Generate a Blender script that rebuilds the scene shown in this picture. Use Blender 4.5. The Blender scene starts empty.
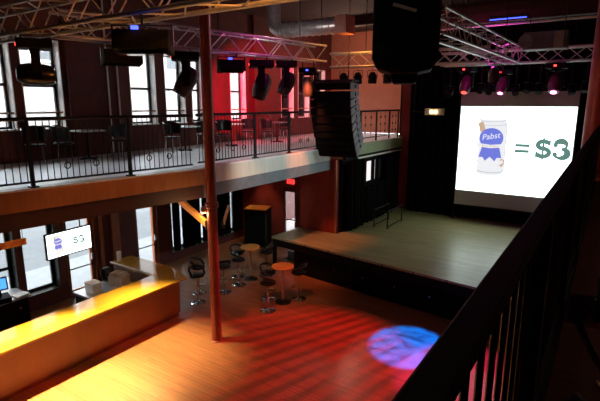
import bpy, bmesh, math, random
from math import pi, sin, cos, tan, atan2, sqrt, radians as R
from mathutils import Vector as V, Matrix, Euler
random.seed(4)
S = bpy.context.scene
COL = S.collection

# ------------------------------------------------------------------ materials
def mat(name, c, rough=.6, metal=0., c2=None, scale=6., spec=.5, bump=0., stretch=(1, 1, 1), coat=0.):
    m = bpy.data.materials.new(name); m.use_nodes = True
    nt = m.node_tree; b = nt.nodes['Principled BSDF']
    b.inputs['Base Color'].default_value = (*c, 1)
    b.inputs['Roughness'].default_value = rough
    b.inputs['Metallic'].default_value = metal
    b.inputs['Specular IOR Level'].default_value = spec
    b.inputs['Coat Weight'].default_value = coat
    if c2 is None: c2 = tuple(x * .72 for x in c)
    tc = nt.nodes.new('ShaderNodeTexCoord'); mp = nt.nodes.new('ShaderNodeMapping')
    mp.inputs['Scale'].default_value = stretch
    nz = nt.nodes.new('ShaderNodeTexNoise'); nz.inputs['Scale'].default_value = scale
    nz.inputs['Detail'].default_value = 5
    rp = nt.nodes.new('ShaderNodeValToRGB')
    rp.color_ramp.elements[0].color = (*c2, 1); rp.color_ramp.elements[0].position = .3
    rp.color_ramp.elements[1].color = (*c, 1); rp.color_ramp.elements[1].position = .7
    L = nt.links.new
    L(tc.outputs['Object'], mp.inputs['Vector']); L(mp.outputs['Vector'], nz.inputs['Vector'])
    L(nz.outputs['Fac'], rp.inputs['Fac']); L(rp.outputs['Color'], b.inputs['Base Color'])
    if bump:
        bp = nt.nodes.new('ShaderNodeBump'); bp.inputs['Strength'].default_value = bump
        bp.inputs['Distance'].default_value = .01
        L(nz.outputs['Fac'], bp.inputs['Height']); L(bp.outputs['Normal'], b.inputs['Normal'])
    return m

def plank(name, ca, cb, cm, rough, width=1.9, row=.085, rot=0., coat=0.):
    m = bpy.data.materials.new(name); m.use_nodes = True
    nt = m.node_tree; b = nt.nodes['Principled BSDF']; L = nt.links.new
    tc = nt.nodes.new('ShaderNodeTexCoord'); mp = nt.nodes.new('ShaderNodeMapping')
    mp.inputs['Rotation'].default_value = (0, 0, rot)
    br = nt.nodes.new('ShaderNodeTexBrick')
    br.inputs['Color1'].default_value = (*ca, 1); br.inputs['Color2'].default_value = (*cb, 1)
    br.inputs['Mortar'].default_value = (*cm, 1); br.inputs['Scale'].default_value = 1
    br.inputs['Mortar Size'].default_value = .003; br.inputs['Brick Width'].default_value = width
    br.inputs['Row Height'].default_value = row; br.offset_frequency = 2; br.offset = .37
    nz = nt.nodes.new('ShaderNodeTexNoise'); nz.inputs['Scale'].default_value = 3
    mp2 = nt.nodes.new('ShaderNodeMapping'); mp2.inputs['Scale'].default_value = (.5, 9, 1)
    mx = nt.nodes.new('ShaderNodeMix'); mx.data_type = 'RGBA'; mx.blend_type = 'MULTIPLY'
    mx.inputs['Factor'].default_value = .55
    L(tc.outputs['Object'], mp.inputs['Vector']); L(mp.outputs['Vector'], br.inputs['Vector'])
    L(mp.outputs['Vector'], mp2.inputs['Vector']); L(mp2.outputs['Vector'], nz.inputs['Vector'])
    L(br.outputs['Color'], mx.inputs['A']); L(nz.outputs['Color'], mx.inputs['B'])
    rp = nt.nodes.new('ShaderNodeValToRGB')
    rp.color_ramp.elements[0].color = (.45, .45, .45, 1); rp.color_ramp.elements[0].position = .3
    rp.color_ramp.elements[1].position = .65
    L(nz.outputs['Fac'], rp.inputs['Fac']); L(rp.outputs['Color'], mx.inputs['B'])
    L(mx.outputs['Result'], b.inputs['Base Color'])
    b.inputs['Roughness'].default_value = rough
    b.inputs['Coat Weight'].default_value = coat; b.inputs['Coat Roughness'].default_value = .2
    return m

def brick(name, ca, cb, cm, rough=.85):
    m = plank(name, ca, cb, cm, rough, .24, .075)
    for n in m.node_tree.nodes:
        if n.type == 'TEX_BRICK': n.inputs['Mortar Size'].default_value = .008; n.offset = .5
        if n.type == 'MAPPING' and n.inputs['Scale'].default_value[1] < 2: n.inputs['Rotation'].default_value = (pi/2, 0, pi/2)
    return m

def emit(name, c, s):
    m = bpy.data.materials.new(name); m.use_nodes = True
    b = m.node_tree.nodes['Principled BSDF']
    b.inputs['Base Color'].default_value = (*[x*.3 for x in c], 1)
    b.inputs['Emission Color'].default_value = (*c, 1); b.inputs['Emission Strength'].default_value = s
    b.inputs['Roughness'].default_value = .4
    return m

def glass(name):
    m = bpy.data.materials.new(name); m.use_nodes = True
    nt = m.node_tree; nt.nodes.remove(nt.nodes['Principled BSDF'])
    o = nt.nodes['Material Output']
    t = nt.nodes.new('ShaderNodeBsdfTransparent'); t.inputs['Color'].default_value = (.96, .98, .98, 1)
    g = nt.nodes.new('ShaderNodeBsdfGlossy'); g.inputs['Roughness'].default_value = .03
    f = nt.nodes.new('ShaderNodeFresnel'); f.inputs['IOR'].default_value = 1.3
    x = nt.nodes.new('ShaderNodeMixShader'); L = nt.links.new
    L(f.outputs[0], x.inputs[0]); L(t.outputs[0], x.inputs[1]); L(g.outputs[0], x.inputs[2]); L(x.outputs[0], o.inputs['Surface'])
    return m

M = {}
M['floor'] = plank('oak_floor', (.31, .14, .062), (.25, .105, .045), (.1, .04, .016), .33, coat=.15)
M['stage'] = plank('stage_boards', (.35, .31, .165), (.28, .245, .125), (.08, .06, .03), .4, 2.2, .11, coat=.15)
M['balcony_floor'] = mat('balcony_floor', (.62, .61, .62), .42, 0, (.54, .53, .53), 2, spec=.7)
M['dark_floor'] = plank('dark_floor', (.13, .062, .045), (.11, .05, .037), (.04, .02, .015), .5)
M['red_wall'] = mat('red_plaster', (.3, .035, .025), .7, 0, (.22, .02, .015), 3)
M['maroon'] = mat('maroon_plaster', (.1, .02, .016), .75, 0, (.07, .013, .011), 3)
M['salmon'] = mat('salmon_plaster', (.45, .16, .1), .8, 0, (.4, .14, .09), 2)
M['ceiling'] = mat('dark_ceiling', (.035, .02, .016), .9, 0, (.02, .012, .01), 3)
M['black'] = mat('matt_black', (.006, .006, .007), .7, 0, (.004, .004, .0045), 12, spec=.12)
M['blackgloss'] = mat('satin_black', (.008, .008, .009), .28, 0, (.006, .006, .007), 12, spec=.3)
M['iron'] = mat('black_iron', (.012, .011, .012), .45, .1, (.008, .008, .009), 20, spec=.3)
M['rail'] = mat('black_rail', (.004, .004, .0045), .6, 0, (.003, .003, .003), 10, spec=.08)
M['drape'] = mat('black_velvet', (.006, .006, .007), .95, 0, (.0035, .0035, .004), 8, spec=.1)
M['ply'] = mat('plywood', (.42, .17, .06), .55, 0, (.33, .125, .042), 2.5, stretch=(.6, 5, .8))
M['pale'] = mat('pale_panel', (.62, .62, .56), .55, 0, (.52, .52, .46), 2.2, stretch=(1, 6, .5))
M['green'] = mat('green_panel', (.36, .44, .27), .6, 0, (.3, .38, .22), 3)
M['cap'] = mat('pale_curb', (.82, .81, .8), .22, 0, (.55, .53, .52), 4)
M['steel'] = mat('blue_grey_steel', (.17, .19, .22), .5, .2, (.13, .145, .17), 4)
M['brownbeam'] = mat('dark_red_beam', (.055, .016, .014), .6, 0, (.04, .012, .01), 4)
M['column'] = mat('oxide_red_steel', (.24, .035, .018), .45, 0, (.18, .025, .013), 5)
M['copper'] = mat('copper', (.6, .24, .12), .3, .8, (.45, .17, .08), 8)
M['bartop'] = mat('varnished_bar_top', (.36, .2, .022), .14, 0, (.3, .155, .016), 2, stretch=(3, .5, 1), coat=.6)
M['barfront'] = mat('bar_front_wood', (.2, .058, .011), .5, 0, (.165, .046, .009), 1.6, stretch=(1, 3, .5))
M['barkick'] = mat('bar_kick', (.16, .035, .015), .5, 0, (.12, .026, .012), 3)
M['wood'] = mat('brown_wood', (.27, .085, .03), .45, 0, (.2, .06, .02), 4, stretch=(4, 4, .6))
M['paleoak'] = mat('orange_brace_wood', (.62, .3, .07), .5, 0, (.5, .23, .05), 5)
M['tabletop'] = mat('table_top_wood', (.62, .27, .07), .3, 0, (.5, .2, .05), 6)
M['chrome'] = mat('chrome', (.75, .75, .76), .14, 1., (.6, .6, .62), 5)
M['alu'] = mat('aluminium', (.56, .53, .51), .38, .45, (.44, .41, .39), 14)
M['duct'] = mat('galvanised_duct', (.6, .6, .58), .35, .7, (.45, .45, .44), 10)
M['white'] = mat('white_paint', (.86, .85, .83), .5, 0, (.7, .69, .66), 4)
M['sash'] = mat('black_green_sash', (.018, .03, .024), .4, 0, (.012, .02, .016), 8)
M['paper'] = mat('paper', (.8, .79, .76), .8, 0, (.72, .71, .69), 8)
M['beige'] = mat('beige_card', (.62, .5, .38), .7, 0, (.5, .4, .3), 5)
M['stainless'] = mat('stainless', (.6, .61, .63), .28, .9, (.5, .51, .53), 9)
M['maghead'] = mat('dark_grey_casing', (.04, .025, .03), .4, 0, (.03, .018, .022), 9)
M['magentalit'] = mat('magenta_lit_casing', (.16, .03, .09), .4, 0, (.11, .02, .06), 9)  # magenta stage light put into the casing colour
M['bluegrey'] = mat('grey_case_lit_side', (.2, .22, .26), .5, 0, (.14, .155, .19), 6)  # stage light coloured into the array's sides; plain grey on the air unit
M['road'] = mat('asphalt', (.046, .048, .05), .9, 0, (.038, .04, .042), 1.5)
M['walk'] = mat('concrete_walk', (.096, .098, .1), .9, 0, (.08, .082, .085), 2)
M['facade'] = brick('pale_brick', (.135, .096, .085), (.11, .075, .066), (.155, .135, .126))
M['screenwhite'] = mat('screen_cloth', (.5, .5, .49), .9, 0, (.45, .45, .44), 2)
M['glass'] = glass('clear_glass')
M['reddoor'] = mat('red_brown_door', (.2, .04, .022), .45, 0, (.15, .03, .018), 4)
M['projected'] = emit('projected_white', (.82, 1., .93), 3.6)
M['ink'] = emit('projected_grey_green', (.12, .24, .21), 1.)
M['canwhite'] = emit('projected_can', (.84, .86, .9), 1.)
M['canline'] = emit('projected_can_line', (.55, .6, .62), 1.)
M['canblue'] = emit('projected_blue', (.16, .2, .72), 1.)
M['canlight'] = emit('projected_pale_blue', (.45, .55, .95), 1.2)
M['cantan'] = emit('projected_tan', (.6, .42, .3), 1.)
M['blueled'] = emit('blue_led', (.05, .08, 1.), 4.)
M['redled'] = emit('red_led', (1., .05, .04), 4.)
M['maglens'] = emit('magenta_lens', (1., .25, .65), 7.)
M['exit'] = emit('exit_red', (1., .03, .03), 2.2)
M['posblue'] = emit('pos_screen', (.08, .35, 1.), 1.5)
M['warm'] = emit('warm_bulb', (1., .62, .22), 9.)
M['daylit'] = emit('pale_glow', (1., .92, .93), 1.)  # emission in place of daylight on a window pane; also a par lens
M['amber'] = emit('amber_indicator', (1., .3, .05), 1.2)
M['lens'] = mat('lens_glass', (.05, .055, .07), .08, 0, (.04, .04, .05), 3)

# ------------------------------------------------------------------ mesh builder
class MB:
    def __init__(s): s.v = []; s.f = []
    def add(s, vs, fs, mx=None):
        n = len(s.v)
        s.v += [tuple(mx @ V(p)) if mx else tuple(p) for p in vs]
        s.f += [tuple(i + n for i in f) for f in fs]
        return s
    def box(s, c, d, rot=None, mx=None, taper=(1, 1)):
        a, b, h = d[0]/2, d[1]/2, d[2]/2; tx, ty = taper
        vs = [V(p) for p in ((-a, -b, -h), (a, -b, -h), (a, b, -h), (-a, b, -h), (-a*tx, -b*ty, h), (a*tx, -b*ty, h), (a*tx, b*ty, h), (-a*tx, b*ty, h))]
        if rot: e = Euler(rot).to_matrix(); vs = [e @ p for p in vs]
        return s.add([p + V(c) for p in vs], [(0, 3, 2, 1), (4, 5, 6, 7), (0, 1, 5, 4), (1, 2, 6, 5), (2, 3, 7, 6), (3, 0, 4, 7)], mx)
    def b2(s, lo, hi): return s.box([(a+b)/2 for a, b in zip(lo, hi)], [abs(b-a) for a, b in zip(lo, hi)])
    def tube(s, pts, r, n=8, cap=True, rs=None):
        pts = [V(p) for p in pts]; vs = []; up = None
        for i, p in enumerate(pts):
            t = (pts[min(i+1, len(pts)-1)] - pts[max(i-1, 0)]).normalized()
            if up is None:
                a = V((0, 0, 1)) if abs(t.z) < .9 else V((1, 0, 0))
                up = (a - t*a.dot(t)).normalized()
            else: up = (up - t*up.dot(t)).normalized()
            w = t.cross(up); rr = rs[i] if rs else r
            vs += [p + (up*cos(2*pi*k/n) + w*sin(2*pi*k/n))*rr for k in range(n)]
        fs = [(i*n+k, i*n+(k+1) % n, (i+1)*n+(k+1) % n, (i+1)*n+k) for i in range(len(pts)-1) for k in range(n)]
        if cap: fs += [tuple(reversed(range(n))), tuple(range((len(pts)-1)*n, len(pts)*n))]
        return s.add(vs, fs)
    def lathe(s, prof, n=24, c=(0, 0, 0), mx=None):
        vs = []; fs = []
        for r, z in prof: vs += [(c[0]+r*cos(2*pi*k/n), c[1]+r*sin(2*pi*k/n), c[2]+z) for k in range(n)]
        for i in range(len(prof)-1):
            fs += [(i*n+k, i*n+(k+1) % n, (i+1)*n+(k+1) % n, (i+1)*n+k) for k in range(n)]
        fs += [tuple(reversed(range(n))), tuple(range((len(prof)-1)*n, len(prof)*n))]
        return s.add(vs, fs, mx)
    def torus(s, c, Rr, r, mx=None, n=24, k=8):
        vs = [((Rr+r*cos(2*pi*j/k))*cos(2*pi*i/n), (Rr+r*cos(2*pi*j/k))*sin(2*pi*i/n), r*sin(2*pi*j/k)) for i in range(n) for j in range(k)]
        fs = [(i*k+j, ((i+1) % n)*k+j, ((i+1) % n)*k+(j+1) % k, i*k+(j+1) % k) for i in range(n) for j in range(k)]
        t = Matrix.Translation(V(c)) @ (mx or Matrix())
        return s.add(vs, fs, t)
    def prism(s, poly, z0, z1, mx=None):
        n = len(poly)
        vs = [(x, y, z0) for x, y in poly] + [(x, y, z1) for x, y in poly]
        fs = [tuple(reversed(range(n))), tuple(range(n, 2*n))] + [(i, (i+1) % n, n+(i+1) % n, n+i) for i in range(n)]
        return s.add(vs, fs, mx)
    def ribbon(s, pts, w, d=.004, mx=None):
        """flat stroke in XZ, thickness d along Y; w constant or list"""
        n = len(pts); ws = w if isinstance(w, (list, tuple)) else [w]*n; vs = []
        for i, (x, z) in enumerate(pts):
            x0, z0 = pts[max(i-1, 0)]; x1, z1 = pts[min(i+1, n-1)]
            l = sqrt((x1-x0)**2+(z1-z0)**2) or 1; nx, nz = -(z1-z0)/l*ws[i]/2, (x1-x0)/l*ws[i]/2
            vs += [(x+nx, -d/2, z+nz), (x-nx, -d/2, z-nz), (x-nx, d/2, z-nz), (x+nx, d/2, z+nz)]
        fs = []
        for i in range(n-1):
            for k in range(4): fs.append((i*4+k, i*4+(k+1) % 4, i*4+4+(k+1) % 4, i*4+4+k))
        fs += [(3, 2, 1, 0), tuple(range((n-1)*4, n*4))]
        return s.add(vs, fs, mx)
    def build(s, name, m, parent=None, smooth=None, bevel=0, loc=None):
        me = bpy.data.meshes.new(name); me.from_pydata(s.v, [], s.f); me.validate()
        bm = bmesh.new(); bm.from_mesh(me); bmesh.ops.recalc_face_normals(bm, faces=bm.faces)
        if bevel:
            bmesh.ops.bevel(bm, geom=[e for e in bm.edges if len(e.link_faces) == 2 and e.calc_face_angle(0) > .6], offset=bevel, segments=2, affect='EDGES', profile=.5)
        if smooth:
            for f in bm.faces: f.smooth = True
            for e in bm.edges:
                if len(e.link_faces) == 2 and e.calc_face_angle(0) > R(smooth): e.smooth = False
        bm.to_mesh(me); bm.free()
        me.materials.append(m if not isinstance(m, str) else M[m])
        o = bpy.data.objects.new(name, me); COL.objects.link(o)
        if parent: o.parent = parent
        if loc: o.location = loc
        return o

def thing(name, label, cat, loc=(0, 0, 0), rz=0, group=None, rot=None):
    o = bpy.data.objects.new(name, None); COL.objects.link(o)
    o.location = loc; o.rotation_euler = rot or (0, 0, rz); o.empty_display_size = .1
    o['label'] = label; o['category'] = cat
    if group: o['group'] = group
    return o
def tag(o, label, cat, group=None):
    o['label'] = label; o['category'] = cat
    if group: o['group'] = group
    return o
def struct(name, mb, m, **k):
    o = mb.build(name, m, **k); o['kind'] = 'structure'; return o
def dup(o, parent=None):
    c = o.copy(); COL.objects.link(c)
    if parent: c.parent = parent
    for ch in list(o.children): dup(ch, c)
    return c
def words(txt, size, m, parent, loc, rot, shear=0):
    cu = bpy.data.curves.new('script', 'FONT'); cu.body = txt; cu.size = size; cu.align_x = 'CENTER'; cu.extrude = .002; cu.shear = shear; cu.resolution_u = 3
    o = bpy.data.objects.new('script', cu); COL.objects.link(o); bpy.context.view_layer.update()
    me = bpy.data.meshes.new_from_object(o.evaluated_get(bpy.context.evaluated_depsgraph_get()))
    bpy.data.objects.remove(o); bpy.data.curves.remove(cu)
    me.materials.clear(); me.materials.append(M[m]); q = bpy.data.objects.new('lettering', me); COL.objects.link(q)
    q.parent = parent; q.location = loc; q.rotation_euler = rot
    return q
def again(src, label, loc, rz=0):
    c = dup(src); c.location = loc; c.rotation_euler = (0, 0, rz); c['label'] = label
    return c

# ------------------------------------------------------------------ setting
WX = -12.0
FL = 3.9
CE = 8.6
struct('floor', MB().b2((-12.4, -6, -.2), (4.9, 14.1, 0)).b2((-7.3, 14.1, -.2), (4.9, 19, 0)), 'floor')
struct('floor_yard', MB().b2((-12.4, 14.1, -.22), (-7.3, 40, -.02)), 'cap')
struct('ceiling', MB().b2((-12.5, -6.3, CE), (4.9, 21.4, CE+.25)), 'ceiling')

def wall_with_holes(name, x, th, ylo, yhi, zlo, zhi, holes, m):
    """wall in the YZ plane; holes = (y0,y1,z0,z1); room side at x"""
    mb = MB(); ys = sorted({ylo, yhi, *[h[0] for h in holes], *[h[1] for h in holes]})
    for a, b in zip(ys, ys[1:]):
        cut = sorted([(h[2], h[3]) for h in holes if h[0] <= a+1e-6 and h[1] >= b-1e-6]); z = zlo
        for z0, z1 in cut:
            if z0 > z+1e-4: mb.b2((x-th, a, z), (x, b, z0))
            z = z1
        if z < zhi-1e-4: mb.b2((x-th, a, z), (x, b, zhi))
    return struct(name, mb, m)

UP = [(4.55, 5.78), (5.98, 7.0), (9.05, 10.02), (10.36, 11.22), (11.5, 12.12), (13.45, 14.35), (16.7, 17.65), (18.0, 18.95), (19.3, 20.4)]
LO = [(3.2, 5.35, .3, 3.0), (5.5, 6.4, .4, 3.0), (6.62, 7.5, .02, 3.0), (8.9, 9.75, .02, 3.0), (10.3, 13.75, .3, 3.0)]
holes = [(a, b, 4.64, 6.85) for a, b in UP] + LO
TH = .32
wall_with_holes('wall_left', WX, TH, -6, 21.4, 0, CE, holes, 'maroon')

def reveal(mb, x, th, h, w=.025):
    y0, y1, z0, z1 = h
    mb.b2((x-th, y0, z0), (x+.012, y0+w, z1)); mb.b2((x-th, y1-w, z0), (x+.012, y1, z1))
    mb.b2((x-th, y0, z1-w), (x+.012, y1, z1)); mb.b2((x-th, y0, z0), (x+.05, y1, z0+.035))
n = 0
for a, b in UP:
    n += 1
    mb = MB(); reveal(mb, WX, TH, (a, b, 4.64, 6.85))
    w = struct('window_%d' % n, mb, 'white')
    xs = WX-TH+.05
    sh = MB()
    for z in (4.7, 5.73, 6.78): sh.b2((xs-.03, a+.02, z-.035), (xs+.03, b-.02, z+.035))
    for y in (a+.05, b-.05): sh.b2((xs-.03, y-.04, 4.67), (xs+.03, y+.04, 6.82))
    sh.build('sash', 'sash', w)
    MB().b2((xs-.004, a+.06, 4.72), (xs+.004, b-.06, 6.76)).build('pane', 'glass', w)
    MB().tube([(WX-.06, a+.02, 5.06), (WX-.06, b-.02, 5.06)], .022).build('guard_bar', 'wood', w)
for i, h in enumerate(LO):
    if i in (2, 3): continue
    n += 1
    mb = MB(); reveal(mb, WX, TH, h)
    w = struct('window_%d' % n, mb, 'sash')
    xs = WX-TH+.06; y0, y1, z0, z1 = h; sh = MB()
    for y in (y0+.05, y1-.05): sh.b2((xs-.03, y-.05, z0), (xs+.03, y+.05, z1))
    for z in (z0+.06, z1-.06): sh.b2((xs-.03, y0, z-.05), (xs+.03, y1, z+.05))
    if i == 0: sh.b2((xs-.03, y0, 1.2), (xs+.03, y1, 1.28)); sh.b2((xs-.03, 4.4, z0), (xs+.03, 4.48, z1))
    if i == 4:
        for y in (11.4, 12.6): sh.b2((xs-.03, y-.03, z0), (xs+.03, y+.03, z1))
    sh.build('sash', 'sash', w)
    MB().b2((xs-.004, y0+.08, z0+.08), (xs+.004, y1-.08, z1-.08)).build('pane', 'glass', w)
for k, h in enumerate((LO[2], LO[3])):
    y0, y1, z0, z1 = h
    mb = MB(); reveal(mb, WX, TH, h); d = struct('door_%d' % (k+1), mb, 'wood')
    xs = WX-.1; sh = MB()
    for y in (y0+.07, y1-.07): sh.b2((xs-.025, y-.05, z0+.02), (xs+.025, y+.05, z1-.03))
    sh.b2((xs-.025, y0+.1, z0+.02), (xs+.025, y1-.1, z0+.14)); sh.b2((xs-.025, y0+.1, z1-.14), (xs+.025, y1-.1, z1-.03))
    sh.build('leaf', 'wood', d)
    MB().b2((xs-.005, y0+.11, z0+.13), (xs+.005, y1-.11, z1-.13)).build('pane', 'glass', d)
    MB().tube([(xs+.06, y0+.08, .78), (xs+.06, y1-.08, .78)], .018).build('push_bar', 'iron', d)
    MB().b2((xs+.02, y1-.12, .9), (xs+.07, y1-.06, 1.1)).build('lock', 'chrome', d)

# wooden post, trims of the street wall
struct('trim_1', MB().b2((WX, 8.02, 0), (WX+.09, 8.28, 3.5)), 'wood')
struct('trim_2', MB().b2((WX, 7.62, 0), (WX+.06, 7.74, 3.5)), 'wood')
struct('trim_3', MB().b2((WX, 14.75, FL), (WX+.14, 15.5, CE)), 'maroon')
struct('trim_4', MB().b2((WX, 12.3, FL), (WX+.14, 12.95, CE)), 'maroon')
struct('trim_5', MB().b2((WX, 7.1, FL), (WX+.12, 7.5, CE)), 'maroon')
struct('baseboard_left', MB().b2((WX, -6, FL), (WX+.03, 21, FL+.14)), 'maroon')
# end walls
struct('wall_exit', MB().b2((-12, 14, 0), (-10.02, 14.2, 3.5)).b2((-10.02, 14, 2.25), (-9.05, 14.2, 3.5)).b2((-9.05, 14, 0), (-8.65, 14.2, 3.5)), 'red_wall')
struct('wall_jog', MB().b2((-8.7, 13.2, 0), (-7.3, 13.4, 3.5)).b2((-8.7, 13.4, 0), (-8.5, 14.2, 3.5)), 'red_wall')
struct('trim_6', MB().b2((-7.34, 13.16, 1.06), (-7.28, 13.2, 3.5)), 'copper')
struct('trim_7', MB().b2((-7.85, 13.165, 1.06), (-7.6, 13.2, 3.3)), 'red_wall')
struct('wall_gallery', MB().b2((-12, 21, FL), (-7.3, 21.2, CE)), 'salmon')
wall_with_holes('wall_stage', -7.2, .15, 13.4, 18.5, 0, 3.5, [(14.9, 16.5, 2.48, 3.26)], 'black')
struct('wall_back', MB().b2((-7.3, 18.5, 0), (4.9, 18.7, CE)), 'black')
struct('wall_back_return', MB().b2((-7.3, 18.7, FL), (-7.15, 21, CE)), 'maroon')
struct('trim_8', MB().b2((-7.05, 18.0, 1.05), (-6.62, 18.5, CE)), 'red_wall')
struct('wall_right', MB().b2((4.6, -6, 0), (4.9, 18.7, CE)), 'maroon')
struct('wall_front', MB().b2((-12.4, -6.3, 0), (4.9, -6, CE)), 'maroon')
d = struct('door_3', MB().b2((-10.02, 13.97, 0), (-9.96, 14.1, 2.25)).b2((-9.11, 13.97, 0), (-9.05, 14.1, 2.25)).b2((-10.02, 13.97, 2.2), (-9.05, 14.1, 2.28)), 'reddoor')
MB().b2((-9.96, 14.02, 0), (-9.91, 14.07, 2.2)).b2((-9.5, 14.02, 0), (-9.11, 14.07, 2.2)).b2((-9.91, 14.02, 2.07), (-9.5, 14.07, 2.2)).b2((-9.91, 14.02, 0), (-9.5, 14.07, .3)).b2((-9.91, 14.03, .98), (-9.5, 14.06, 1.02)).build('leaf', 'reddoor', d)
MB().b2((-9.91, 14.04, .3), (-9.5, 14.05, 2.07)).build('pane', 'glass', d)
MB().b2((-9.46, 13.98, .95), (-9.4, 14.02, 1.2)).build('door_handle', 'chrome', d)
# window in the stage side wall; its glowing pane imitates daylight
w = struct('window_20', MB().b2((-7.3, 14.86, 2.42), (-7.2, 14.92, 3.32)).b2((-7.3, 16.48, 2.42), (-7.2, 16.54, 3.32)).b2((-7.3, 14.86, 3.24), (-7.2, 16.54, 3.32)).b2((-7.3, 14.86, 2.42), (-7.2, 16.54, 2.5)), 'black')
MB().b2((-7.32, 14.9, 2.48), (-7.29, 16.5, 3.26)).build('pane', 'daylit', w)
MB().b2((-7.26, 15.75, 2.48), (-7.2, 15.95, 3.26)).b2((-7.26, 16.1, 2.48), (-7.2, 16.32, 3.26)).b2((-7.26, 15.16, 2.48), (-7.2, 15.26, 3.26)).build('slat_panel', 'drape', w)

# balconies
A0, A1 = V((-8.36, 1.8, 0)), V((-7.42, 7.4, 0))
B0, B1 = V((-7.56, 7.4, 0)), V((-7.45, 12.9, 0))
struct('floor_balcony', MB().prism([(-12, -6), (-8.6, -6), (A0.x-.05, A0.y), (A1.x-.05, A1.y), (B0.x-.05, B0.y), (B1.x-.05, B1.y), (-7.9, 13.4), (-7.2, 13.4), (-7.1, 18.5), (-7.3, 21), (-12, 21)], 3.5, FL-.03), 'balcony_floor')
def strip(name, pts, z0, z1, th, m):
    mb = MB()
    for a, b in zip(pts, pts[1:]):
        a, b = V(a), V(b); d = (b-a); l = d.length; an = atan2(d.y, d.x)
        mb.box(((a.x+b.x)/2, (a.y+b.y)/2, (z0+z1)/2), (l, th, z1-z0), (0, 0, an))
    return struct(name, mb, m)
strip('trim_10', [A0, A1], 3.53, FL-.02, .06, 'ply')
curve_end = [(B1.x, B1.y, 0), (-7.5, 13.1, 0), (-7.62, 13.25, 0), (-7.85, 13.36, 0)]
strip('trim_11', [B0]+curve_end, 3.5, FL-.02, .06, 'pale')
off = V((-.04, 0, 0))
strip('beam_1', [A0+V((-.1, 0, 0)), A1+V((-.1, 0, 0))], 3.22, 3.53, .12, 'brownbeam')
strip('beam_2', [B0]+curve_end, 3.2, 3.5, .08, 'steel')
strip('trim_12', [A0+V((-.09, 0, 0)), A1+V((-.09, 0, 0))], FL-.03, FL, .24, 'cap')
strip('trim_13', [B0+V((-.09, 0, 0)), B1+V((-.09, 0, 0))], FL-.03, FL, .24, 'cap')
strip('trim_14', [(-7.1, 13.4, 0), (-7.0, 18.0, 0)], 3.58, 3.96, .08, 'green')
strip('trim_15', [(-7.12, 13.4, 0), (-7.02, 18.0, 0)], 3.5, 3.58, .1, 'black')
strip('trim_16', [(-7.06, 14.3, 0), (-6.98, 18.0, 0)], 3.44, 3.5, .03, 'white')
struct('floor_balcony_camera', MB().b2((-.12, -6, 3.5), (4.6, 18.5, FL)), 'dark_floor')
struct('trim_17', MB().b2((-.2, -6, 3.45), (-.12, 18.0, FL+.06)), 'rail')

# columns
def col(name, x, y, r, m, base_z=0):
    mb = MB().lathe([(r*1.2, 0), (r*1.2, .02), (r*1.05, .03), (r, .05), (r, CE-base_z-.3), (r*1.5, CE-base_z-.2), (r*1.8, CE-base_z)], 24, (x, y, base_z))
    return struct(name, mb, m, smooth=40)
c = col('column', -6.97, 7.12, .112, 'column')
MB().lathe([(.13, 0), (.15, .02), (.15, .1), (.13, .12)], 20, (-6.97, 7.12, 3.1)).build('collar', 'column', c, smooth=40)
def bar_between(p, q, w, h):
    p, q = V(p), V(q); d = q-p; m = d.to_track_quat('X', 'Z').to_matrix().to_4x4(); m.translation = (p+q)/2
    return MB().box((0, 0, 0), (d.length, w, h), mx=m)
br_ = thing('knee_brace', 'orange wooden knee brace running up from the column to the balcony beam', 'brace', (-7.11, 7.12, 2.7))
bar_between((0, 0, 0), (-.86, .02, .44), .09, .13).build('timber', 'paleoak', br_, bevel=.006)
MB().box((.0, 0, .0), (.05, .12, .2)).build('bracket', 'iron', br_)
br2 = thing('knee_brace', 'short brace, coloured white for the glint on it, on the stage side of the column under the balcony', 'brace', (-6.8, 7.27, 2.72))
bar_between((0, 0, 0), (.08, .12, .42), .04, .06).build('timber', 'white', br2, bevel=.005)  # white stands in for light catching the timber
MB().box((0, 0, 0), (.04, .1, .16)).build('bracket', 'iron', br2)
lamp = thing('spotlight', 'small glowing spotlight fixed to the red column below the balcony', 'spotlight', (-7.1, 7.0, 3.0))
MB().lathe([(.03, 0), (.055, .02), (.06, .1), (.03, .14)], 16).build('housing', 'copper', lamp, smooth=40)
MB().lathe([(.045, -.012), (.05, 0)], 16).build('bulb', 'warm', lamp)
MB().tube([(0, 0, .1), (.06, .08, .12)], .012).build('arm', 'iron', lamp)
c2 = col('column', -.22, 9.8, .2, 'column', FL)
MB().lathe([(.22, 0), (.3, .02), (.32, .07), (.29, .12), (.23, .15)], 28, (-.22, 9.8, FL+.02)).build('base_ring', 'copper', c2, smooth=60)

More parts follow.
